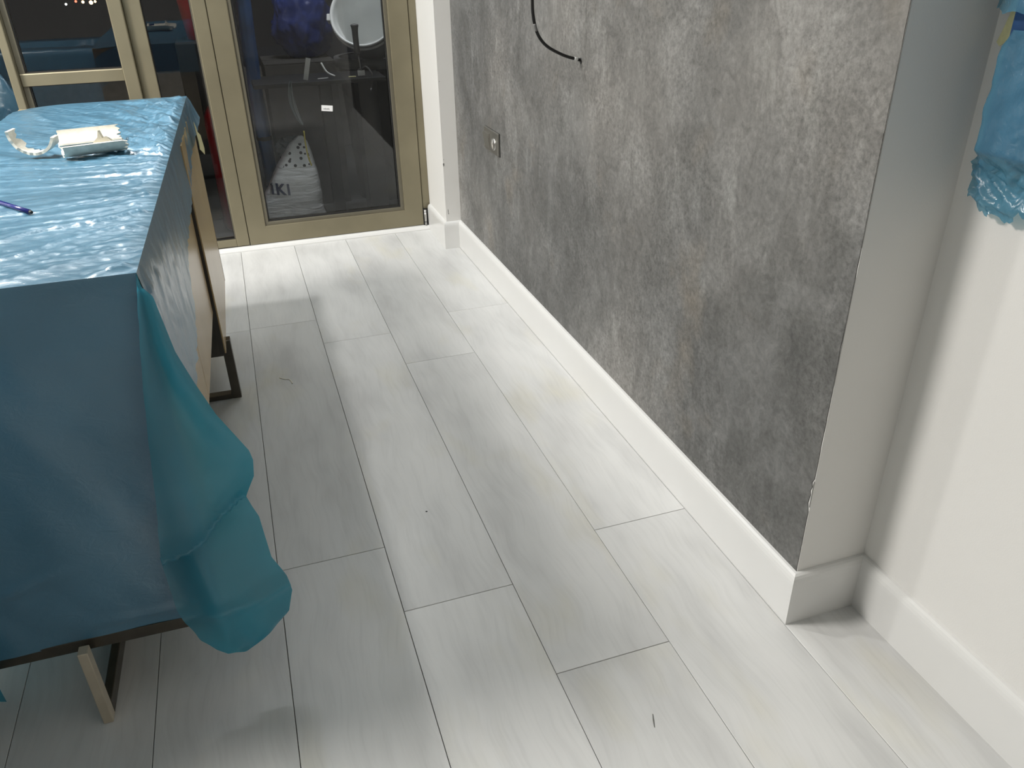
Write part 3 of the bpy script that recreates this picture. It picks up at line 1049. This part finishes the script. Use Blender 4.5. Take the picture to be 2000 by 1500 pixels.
# rocker: wedge, thicker at the top
v = [(-0.0105, 0.006, -0.028), (-0.0105, 0.070, -0.028), (-0.0105, 0.070, 0.026), (-0.0105, 0.006, 0.026),
     (-0.0125, 0.006, -0.028), (-0.0125, 0.070, -0.028), (-0.0215, 0.070, 0.026), (-0.0215, 0.006, 0.026)]
f = [(0, 1, 2, 3), (4, 7, 6, 5), (0, 4, 5, 1), (1, 5, 6, 2), (2, 6, 7, 3), (3, 7, 4, 0)]
link('rocker', fix_normals(mesh('rocker', v, f)), M['nickel'], SK)
so = link('outlet_ring', lathe_me('outlet_ring', [(0.0225, 0.0), (0.0225, 0.003), (0.0195, 0.003), (0.0185, 0.0003), (0.0, 0.0003)], 32), M['steel'], SK, (-0.0105, -0.040, -0.004), (0, -math.pi / 2, 0))
for s in (-1, 1):
    link('pin_hole', tube_me('pin_hole', [(0, s * 0.0095, 0.0002), (0, s * 0.0095, 0.0008)], 0.0026, 10), M['dark_plastic'], so)

# =================================================================== CABLE FROM THE DARK WALL
CB = tag(empty('wall_cable', (XW, 2.112, 0.958)), 'black cable stub curving out of the dark wall and upward', 'cable')
cp = catmull([(0.004, 0, 0.0), (-0.010, 0, 0.003), (-0.052, -0.002, 0.016), (-0.098, -0.002, 0.040), (-0.122, 0, 0.068), (-0.134, 0, 0.104), (-0.138, 0, 0.152), (-0.134, 0, 0.26), (-0.12, 0, 0.40)], 10)
link('sheath', tube_me('sheath', cp, 0.0042, 10), M['cable'], CB)
link('white_band', tube_me('white_band', cp[10:14], 0.0047, 10), M['white_plastic'], CB)
link('grey_mark', tube_me('grey_mark', cp[43:49], 0.0044, 10), M['grey_plastic'], CB)
link('wall_hole', tube_me('wall_hole', [(-0.0008, 0, -0.001), (0.0, 0, -0.001)], 0.008, 14), M['dark_plastic'], CB)

# =================================================================== FILM-WRAPPED WALL BOX (near right wall)
WB = tag(empty('wall_box', (XR, 0.70, 1.10)), 'shallow wall-mounted box wrapped under blue film', 'wall box')
box('body', -0.045, -0.0005, -0.22, 0.205, -0.150, 0.15, M['blue_roll'], WB, 0.004)


def film_edge(z):
    return interp([(0.86, 0.925), (0.875, 0.930), (0.92, 0.938), (1.0, 0.940), (1.095, 0.938), (1.12, 0.925), (1.16, 0.915)], z)


def wfilm(u, v):
    zt = 1.118
    zb_ = 0.872 + 0.010 * nz(u * 14, 1.7) + 0.022 * abs(nz(u * 21, 5.0)) + 0.006 * nz(u * 60, 8.0) - 0.012 * math.sin(min(1, u * 4) * math.pi) * (1 if u < 0.25 else 0) + 0.05 * max(0, u - 0.2)
    z = zt + (zb_ - zt) * v
    ye = film_edge(z) + 0.003 * nz(z * 40, 2)
    y = ye - (ye - 0.45) * u
    d = ye - y
    # over the box in front, falling back to the wall at the edge and at the foot
    over = min(1, max(0, (d - 0.006) / 0.026))
    low = min(1, max(0, (z - 0.925) / 0.03))
    x = XR - 0.006 - 0.044 * over * (0.25 + 0.75 * low)
    cr = (1 - low)
    x -= (0.0008 + 0.008 * cr) * abs(nz(y * 55 + z * 30, z * 40, 3)) + (0.0010 + 0.006 * cr) * abs(nz(y * 120 + 3, z * 90, 6))
    x -= 0.006 * abs(nz(y * 18 + z * 22, z * 10, 2)) + 0.010 * cr * max(0.0, 0.25 - abs(nz(y * 30 - z * 40, z * 25, 11))) / 0.25
    return (x, y, z)


tag(link('protective_film', grid_me('protective_film', 110, 70, wfilm), M['film_wall']), 'blue plastic film wrapped over the box on the right wall', 'plastic sheet')


def wfilm2(u, v):
    zb_ = 1.140 + 0.006 * nz(u * 16, 0.3) + 0.05 * 0
    z = 1.40 + (zb_ - 1.40) * v
    y = 0.955 - 0.5 * u + 0.006 * nz(z * 30, 1) * (1 - u)
    x = XR - 0.012 - 0.045 * min(1, u * 9) - 0.008 * v - 0.012 * abs(nz(y * 40, z * 30, 7))
    return (x, y, z)


tag(link('protective_film', grid_me('protective_film', 70, 50, wfilm2), M['film_wall']), 'ragged strip of blue film at the top right corner', 'plastic sheet')
tpp = [(0.938, 1.139), (0.914, 1.141), (0.916, 1.118), (0.922, 1.105), (0.944, 1.091), (0.950, 1.096), (0.944, 1.115)]
n = len(tpp)
tag(link('masking_tape', fix_normals(mesh('masking_tape', [(XR - 0.013, a, b) for i, (a, b) in enumerate(tpp)] + [(XR - 0.012, a, b) for i, (a, b) in enumerate(tpp)],
     [tuple(range(n)), tuple(range(2 * n - 1, n - 1, -1))] + [(i, (i + 1) % n, n + (i + 1) % n, n + i) for i in range(n)])), M['tape']),
    'strip of cream masking tape between the two films on the right wall', 'tape')

# =================================================================== SPECKS ON THE FLOOR
for (x, y, r, lab) in ((0.282, 1.573, 0.0028, 'tiny black dot of dirt on the middle plank'),):
    tag(link('dirt_speck', lathe_me('dirt_speck', [(0.0, 0.0012), (r * 0.6, 0.001), (r, 0.0001)], 12), M['dark_plastic'], None, (x, y, 0.0)), lab, 'dirt')
tag(link('dirt_speck', tube_me('dirt_speck', [(0.533, 0.850, 0.0008), (0.528, 0.838, 0.0009), (0.523, 0.824, 0.0008)], [0.0006, 0.0011, 0.0005], 6), M['caulk']), 'thin grey scuff on the plank nearest the camera', 'dirt')
tag(link('glue_trace', tube_me('glue_trace', catmull([(-0.01, 2.43, 0.001), (0.004, 2.415, 0.001), (0.02, 2.405, 0.001), (0.026, 2.375, 0.001)], 6), 0.0022, 6), M['pvc']), 'short curl of dried glue on the floor beside the sideboard', 'glue')

# =================================================================== BALCONY
struct(box('floor_balcony', -3.0, 2.2, YD + 0.08, 6.1, -0.06, -0.02, M['balcony']), 'dark tiled balcony floor beyond the glass')
struct(box('wall_balcony', 1.15, 1.30, YD + 0.16, 6.1, -0.02, 2.4, M['carton']), 'dark side wall of the balcony')
struct(box('ceiling_balcony', -3.0, 2.2, YD + 0.17, 6.1, 2.35, 2.45, M['carton']))
struct(box('trim_2', -3.0, 1.15, 6.0, 6.06, -0.02, 0.55, M['carton']), 'low dark balcony parapet')

# ---- sack
SKX, SKY = 0.205, 4.08
sack = tag(empty('plaster_sack', (SKX, SKY, -0.02)), 'slumped white plaster sack leaning behind the door glass', 'sack')


def sack_fn(u, v):
    a = 2 * math.pi * u
    t = v
    hw = interp([(0, 0.150), (0.15, 0.165), (0.4, 0.140), (0.65, 0.105), (0.82, 0.070), (0.93, 0.045), (1, 0.012)], t)
    hd = interp([(0, 0.090), (0.2, 0.105), (0.6, 0.075), (0.85, 0.040), (1, 0.008)], t)
    cx = interp([(0, -0.02), (0.3, -0.01), (0.7, 0.035), (1.0, 0.075)], t)
    c, s = math.cos(a), math.sin(a)
    e = 0.62
    x = cx + hw * math.copysign(abs(c) ** e, c)
    y = hd * math.copysign(abs(s) ** e, s) + 0.03 * t
    z = 0.46 * t
    k = 1 + 0.05 * nz(x * 11, z * 30, y * 8) * (0.4 + t)
    return (cx + (x - cx) * k, y * k, z + 0.006 * nz(x * 20, y * 20, 5))


sack_me = fix_normals(grid_me('body', 65, 48, sack_fn))
link('body', sack_me, M['bag'], sack)
bvh = BVHTree.FromPolygons([vv.co.copy() for vv in sack_me.vertices], [tuple(p.vertices) for p in sack_me.polygons])


def conform(x, z, off=0.0012):
    h = bvh.ray_cast(Vector((x, -1, z)), Vector((0, 1, 0)))
    return (x, (h[0].y if h[0] is not None else -0.05) - off, z)


# printed letters
cu = bpy.data.curves.new('print_text', 'FONT')
cu.body = 'IKI'
cu.size = 0.070
cu.offset = 0.0026
cu.space_character = 1.22
cu.extrude = 0.0
tob = bpy.data.objects.new('print_text', cu)
COL.objects.link(tob)
bpy.context.view_layer.update()
tme = bpy.data.meshes.new_from_object(tob.evaluated_get(bpy.context.evaluated_depsgraph_get()))
bpy.data.objects.remove(tob)
bm = bmesh.new()
bm.from_mesh(tme)
bmesh.ops.triangulate(bm, faces=bm.faces)
bmesh.ops.subdivide_edges(bm, edges=list(bm.edges), cuts=2, use_grid_fill=True)
for vv in bm.verts:
    x, z = -0.105 + vv.co.x * 0.95, 0.215 + vv.co.y - vv.co.x * 0.10
    vv.co = Vector(conform(x, z, 0.0015))
bm.to_mesh(tme)
bm.free()
tme.materials.clear()
lt = link('lettering', tme, M['navy'], sack)
lt['label'] = 'dark blue printed letters'
# spotted print near the top
sv = []
nu_, nv_ = 12, 10
for i in range(nu_):
    for j in range(nv_):
        z = 0.325 + 0.105 * j / (nv_ - 1)
        cx = interp([(0, -0.02), (0.138, -0.01), (0.322, 0.035), (0.46, 0.075)], z)
        hw = interp([(0.30, 0.085), (0.377, 0.058), (0.43, 0.036), (0.46, 0.012)], z) * 0.9
        sv.append(conform(cx - hw + 2 * hw * i / (nu_ - 1), z, 0.0016))
link('spotted_print', mesh('spotted_print', sv, [(i * nv_ + j, (i + 1) * nv_ + j, (i + 1) * nv_ + j + 1, i * nv_ + j + 1) for i in range(nu_ - 1) for j in range(nv_ - 1)], True), M['spots'], sack)
tag(tube('cord', catmull([(0.293, 3.985, 0.485), (0.292, 3.978, 0.43), (0.295, 3.97, 0.37), (0.305, 3.965, 0.325)], 6), 0.0035, M['yellow']), 'short yellow cord hanging at the edge of the sack', 'cord')

# ---- red gas cylinder behind the mullion
rc = tag(empty('gas_cylinder', (-0.045, 4.27, -0.02)), 'red cylinder half hidden behind the door post', 'cylinder')
link('body', lathe_me('body', [(0.0, 0.0), (0.095, 0.0), (0.105, 0.012), (0.105, 0.52), (0.10, 0.56), (0.08, 0.60), (0.03, 0.625), (0.0, 0.63)], 40), M['red'], rc)
link('valve_guard', lathe_me('valve_guard', [(0.065, 0.60), (0.065, 0.70), (0.060, 0.70), (0.060, 0.60)], 32), M['red'], rc)
link('valve', lathe_me('valve', [(0.02, 0.62), (0.02, 0.66), (0.03, 0.665), (0.03, 0.68), (0.0, 0.685)], 20), M['steel'], rc)
rb = tag(empty('red_bucket', (-0.06, 4.56, 0.86)), 'red round container seen at the top of the side window', 'bucket')
link('body', lathe_me('body', [(0.0, 0.0), (0.10, 0.0), (0.125, 0.26), (0.13, 0.265), (0.13, 0.275), (0.122, 0.275), (0.098, 0.004), (0.0, 0.004)], 40), M['red'], rb)
tag(box('storage_crate', -0.22, 0.075, 4.42, 4.72, -0.02, 0.858, M['black_tub'], None, 0.01), 'tall black crate carrying the red container', 'crate')

# ---- blue tarpaulin roll, blue bag, carton, tub, buckets
tr = tag(empty('tarpaulin_roll', (0.118, 4.29, -0.02)), 'upright roll of blue tarpaulin at the left edge of the door glass', 'tarpaulin')


def roll_fn(u, v):
    a = 2 * math.pi * u
    r = 0.034 * (1 + 0.18 * nz(math.cos(a) * 2, math.sin(a) * 2, v * 6))
    return (r * math.cos(a) + 0.015 * nz(v * 3, 1), r * math.sin(a), 1.25 * v)


link('roll', grid_me('roll', 30, 60, roll_fn), M['blue_roll'], tr)
link('tie', lathe_me('tie', [(0.036, 0.42), (0.039, 0.425), (0.039, 0.435), (0.036, 0.44)], 24), M['dark_plastic'], tr)

ca = tag(empty('carton', (0.37, 4.72, -0.02)), 'dark cardboard carton under the blue bag on the balcony', 'carton')
box('body', -0.19, 0.17, -0.20, 0.20, 0.0, 0.74, M['carton'], ca, 0.004)
box('flap', -0.19, 0.17, -0.20, -0.01, 0.741, 0.745, M['carton'], ca)
box('flap', -0.19, 0.17, 0.01, 0.20, 0.741, 0.745, M['carton'], ca)


def blob(name, sx, sy, sz, seed, amp=0.18, fr=2.2):
    bm = bmesh.new()
    bmesh.ops.create_icosphere(bm, subdivisions=5, radius=1)
    for v in bm.verts:
        c = v.co.copy()
        k = 1 + amp * noise.noise(c * fr + Vector((seed, 0, 0))) + 0.10 * abs(noise.noise(c * 6 + Vector((0, seed, 0)))) + 0.05 * noise.noise(c * 14)
        z = c.z
        v.co = Vector((c.x * sx * k, c.y * sy * k, max(-0.82, z) * sz * (k if z > -0.5 else 1) + 0.82 * sz))
    me = bpy.data.meshes.new(name)
    bm.to_mesh(me)
    bm.free()
    me.polygons.foreach_set('use_smooth', [True] * len(me.polygons))
    return me


bb = tag(empty('plastic_bag', (0.42, 4.76, 0.729)), 'crumpled blue plastic bag on the dark carton', 'bag')
link('body', blob('body', 0.15, 0.12, 0.20, 3.0), M['blue_bag'], bb)
link('knot', tube_me('knot', catmull([(0, 0, 0.34), (0.01, 0.0, 0.38), (-0.01, 0.01, 0.43)], 5), [0.02, 0.016, 0.012, 0.011, 0.011, 0.013, 0.018, 0.022, 0.026, 0.03, 0.032][:11], 12), M['blue_bag'], bb)

tb_ = tag(empty('black_tub', (0.775, 4.62, -0.02)), 'black mortar tub beneath the white bucket', 'tub')
link('body', lathe_me('body', [(0.0, 0.0), (0.165, 0.0), (0.205, 0.72), (0.220, 0.725), (0.220, 0.745), (0.198, 0.745), (0.16, 0.006), (0.0, 0.006)], 48), M['black_tub'], tb_)
link('rim', lathe_me('rim', [(0.205, 0.700), (0.226, 0.705), (0.226, 0.750), (0.200, 0.750)], 48), M['grey_plastic'], tb_)

bk = tag(empty('white_bucket', (0.690, 4.38, 0.945)), 'white plastic bucket lying on its side with its mouth toward the room', 'bucket')
ax = Vector((-0.30, -0.80, 0.50)).normalized()
bk.rotation_mode = 'QUATERNION'
bk.rotation_quaternion = ax.to_track_quat('Z', 'Y')
link('body', lathe_me('body', [(0.0, -0.24), (0.125, -0.24), (0.132, -0.232), (0.158, -0.004), (0.166, 0.0), (0.166, 0.012), (0.156, 0.014), (0.150, 0.0), (0.124, -0.230), (0.0, -0.232)], 56), M['bucket_white'], bk)
link('rim', lathe_me('rim', [(0.160, -0.03), (0.170, -0.028), (0.170, -0.022), (0.160, -0.020)], 56), M['white_plastic'], bk)
box('handle_lug', -0.19, -0.165, -0.018, 0.018, -0.055, -0.015, M['white_plastic'], bk, 0.004)
link('bail', tube_me('bail', catmull([(-0.185, 0, -0.035), (-0.17, 0.10, -0.09), (-0.09, 0.19, -0.12), (0, 0.215, -0.13), (0.09, 0.19, -0.12), (0.17, 0.10, -0.09), (0.185, 0, -0.035)], 5), 0.003, 8), M['steel'], bk)

# scraper leaning in front of the bucket
sc = tag(empty('paint_scraper', (0.600, 4.10, 0.83)), 'scraper with grey rounded grip in front of the white bucket', 'tool')
link('grip', tube_me('grip', catmull([(0.002, 0, -0.035), (0.0, 0, 0.0), (-0.001, 0, 0.04), (0.0, 0, 0.075), (0.0, 0, 0.092), (0, 0, 0.098)], 4),
     [0.010, 0.013, 0.013, 0.0135, 0.0135, 0.0135, 0.0135, 0.014, 0.014, 0.0145, 0.0145, 0.015, 0.0155, 0.0165, 0.018, 0.019, 0.0185, 0.017, 0.013, 0.009, 0.003], 16), M['grey_plastic'], sc)
link('shaft', tube_me('shaft', [(0.002, 0, -0.03), (0.010, 0, -0.11)], 0.003, 8), M['steel'], sc)
box('blade', -0.008, 0.026, -0.002, 0.0, -0.132, -0.108, M['white_plastic'], sc)
tag(box('shelf_plank', 0.10, 0.72, 4.06, 4.36, 0.672, 0.690, M['black_tub'], None, 0.002), 'thin black board holding offcuts behind the door glass', 'board')
tag(box('storage_stand', 0.60, 0.70, 4.20, 4.34, -0.02, 0.672, M['black_tub'], None, 0.004), 'black post under the thin board by the tub', 'stand')
tag(box('storage_stand', 0.42, 0.48, 4.28, 4.34, -0.02, 0.672, M['black_tub'], None, 0.004), 'black post under the middle of the thin board', 'stand')
# offcuts on and by the board
o = box('bracket', -0.011, 0.011, -0.0015, 0.0015, 0.0, 0.10, M['white_plastic'])
o.location = (0.345, 4.12, 0.692)
o.rotation_euler = (0.1, D2R(14), 0)
tag(o, 'white flat bracket standing among the offcuts on the board', 'bracket')
o = tube('offcut', [(0.40, 4.10, 0.696), (0.45, 4.105, 0.696)], 0.0022, M['white_plastic'])
tag(o, 'thin white stick lying on the board behind the glass', 'offcut')
o = tube('offcut', catmull([(0.43, 4.15, 0.76), (0.45, 4.13, 0.72), (0.485, 4.12, 0.70)], 5), 0.0042, M['white_plastic'])
tag(o, 'bent white strip on the board beside the thin stick', 'offcut')
o = tube('offcut', [(0.545, 4.09, 0.697), (0.58, 4.085, 0.697)], 0.003, M['tape'])
tag(o, 'short cream stick on the board by the scraper', 'offcut')
o = tube('cable_loop', catmull([(0.60, 4.12, 0.72), (0.635, 4.11, 0.735), (0.66, 4.10, 0.70), (0.655, 4.10, 0.66), (0.64, 4.05, 0.635)], 6), 0.0045, M['grey_plastic'])
tag(o, 'loop of grey cable hanging over the board end', 'cable')
# clear wrap hanging from the board
wrap = link('plastic_wrap', grid_me('plastic_wrap', 14, 60, lambda u, v: (0.262 + 0.03 * u * (0.4 + 0.6 * math.sin(v * 3)) - 0.02 * math.sin(v * 3.0) + 0.03 * v * v, 4.052 - 0.01 * math.sin(u * 9 + v * 4), 0.70 - 0.20 * v)), M['clear_film'])
tag(wrap, 'strip of clear plastic wrap hanging above the sack', 'plastic wrap')
wr2 = link('plastic_wrap', blob('plastic_wrap', 0.07, 0.05, 0.045, 8.0, 0.5, 3.0), M['clear_film'], None, (0.245, 4.30, 0.318))
tag(box('storage_box', 0.175, 0.33, 4.25, 4.36, -0.02, 0.32, M['black_tub'], None, 0.004), 'small black box behind the sack', 'box')
tag(wr2, 'crumpled clear wrap resting at the shoulder of the sack', 'plastic wrap')
# bundle outside the far left pane
bl = tag(empty('bundle', (-1.02, 4.25, -0.02)), 'pale blue and white bundle outside the far left pane', 'bundle')
link('body', blob('body', 0.20, 0.18, 0.42, 5.5, 0.3, 3.0), M['film'], bl)
link('lower_wrap', blob('lower_wrap', 0.22, 0.20, 0.25, 2.5, 0.3, 4.0), M['bag'], bl)

# ---- city lights far below
bm = bmesh.new()
bmesh.ops.create_icosphere(bm, subdivisions=2, radius=1)
sph = bpy.data.meshes.new('city_light')
bm.to_mesh(sph)
bm.free()
for (x, z, r, m, lab) in ((-5.81, -0.49, 0.040, 'city_w', 'small white street light far outside, left of the others'),
                          (-5.42, -0.40, 0.045, 'city_r', 'dim red light far outside'),
                          (-5.16, -0.43, 0.055, 'city_o', 'warm street light far outside beside the red one'),
                          (-4.86, -0.46, 0.075, 'city_o', 'largest warm street light far outside'),
                          (-4.70, -0.43, 0.045, 'city_o', 'rightmost warm street light far outside')):
    me = sph.copy()
    o = link('city_light', me, M[m], None, (x, 40.0, z))
    o.scale = (r, r, r)
    tag(o, lab, 'street light', 'city lights in the night')
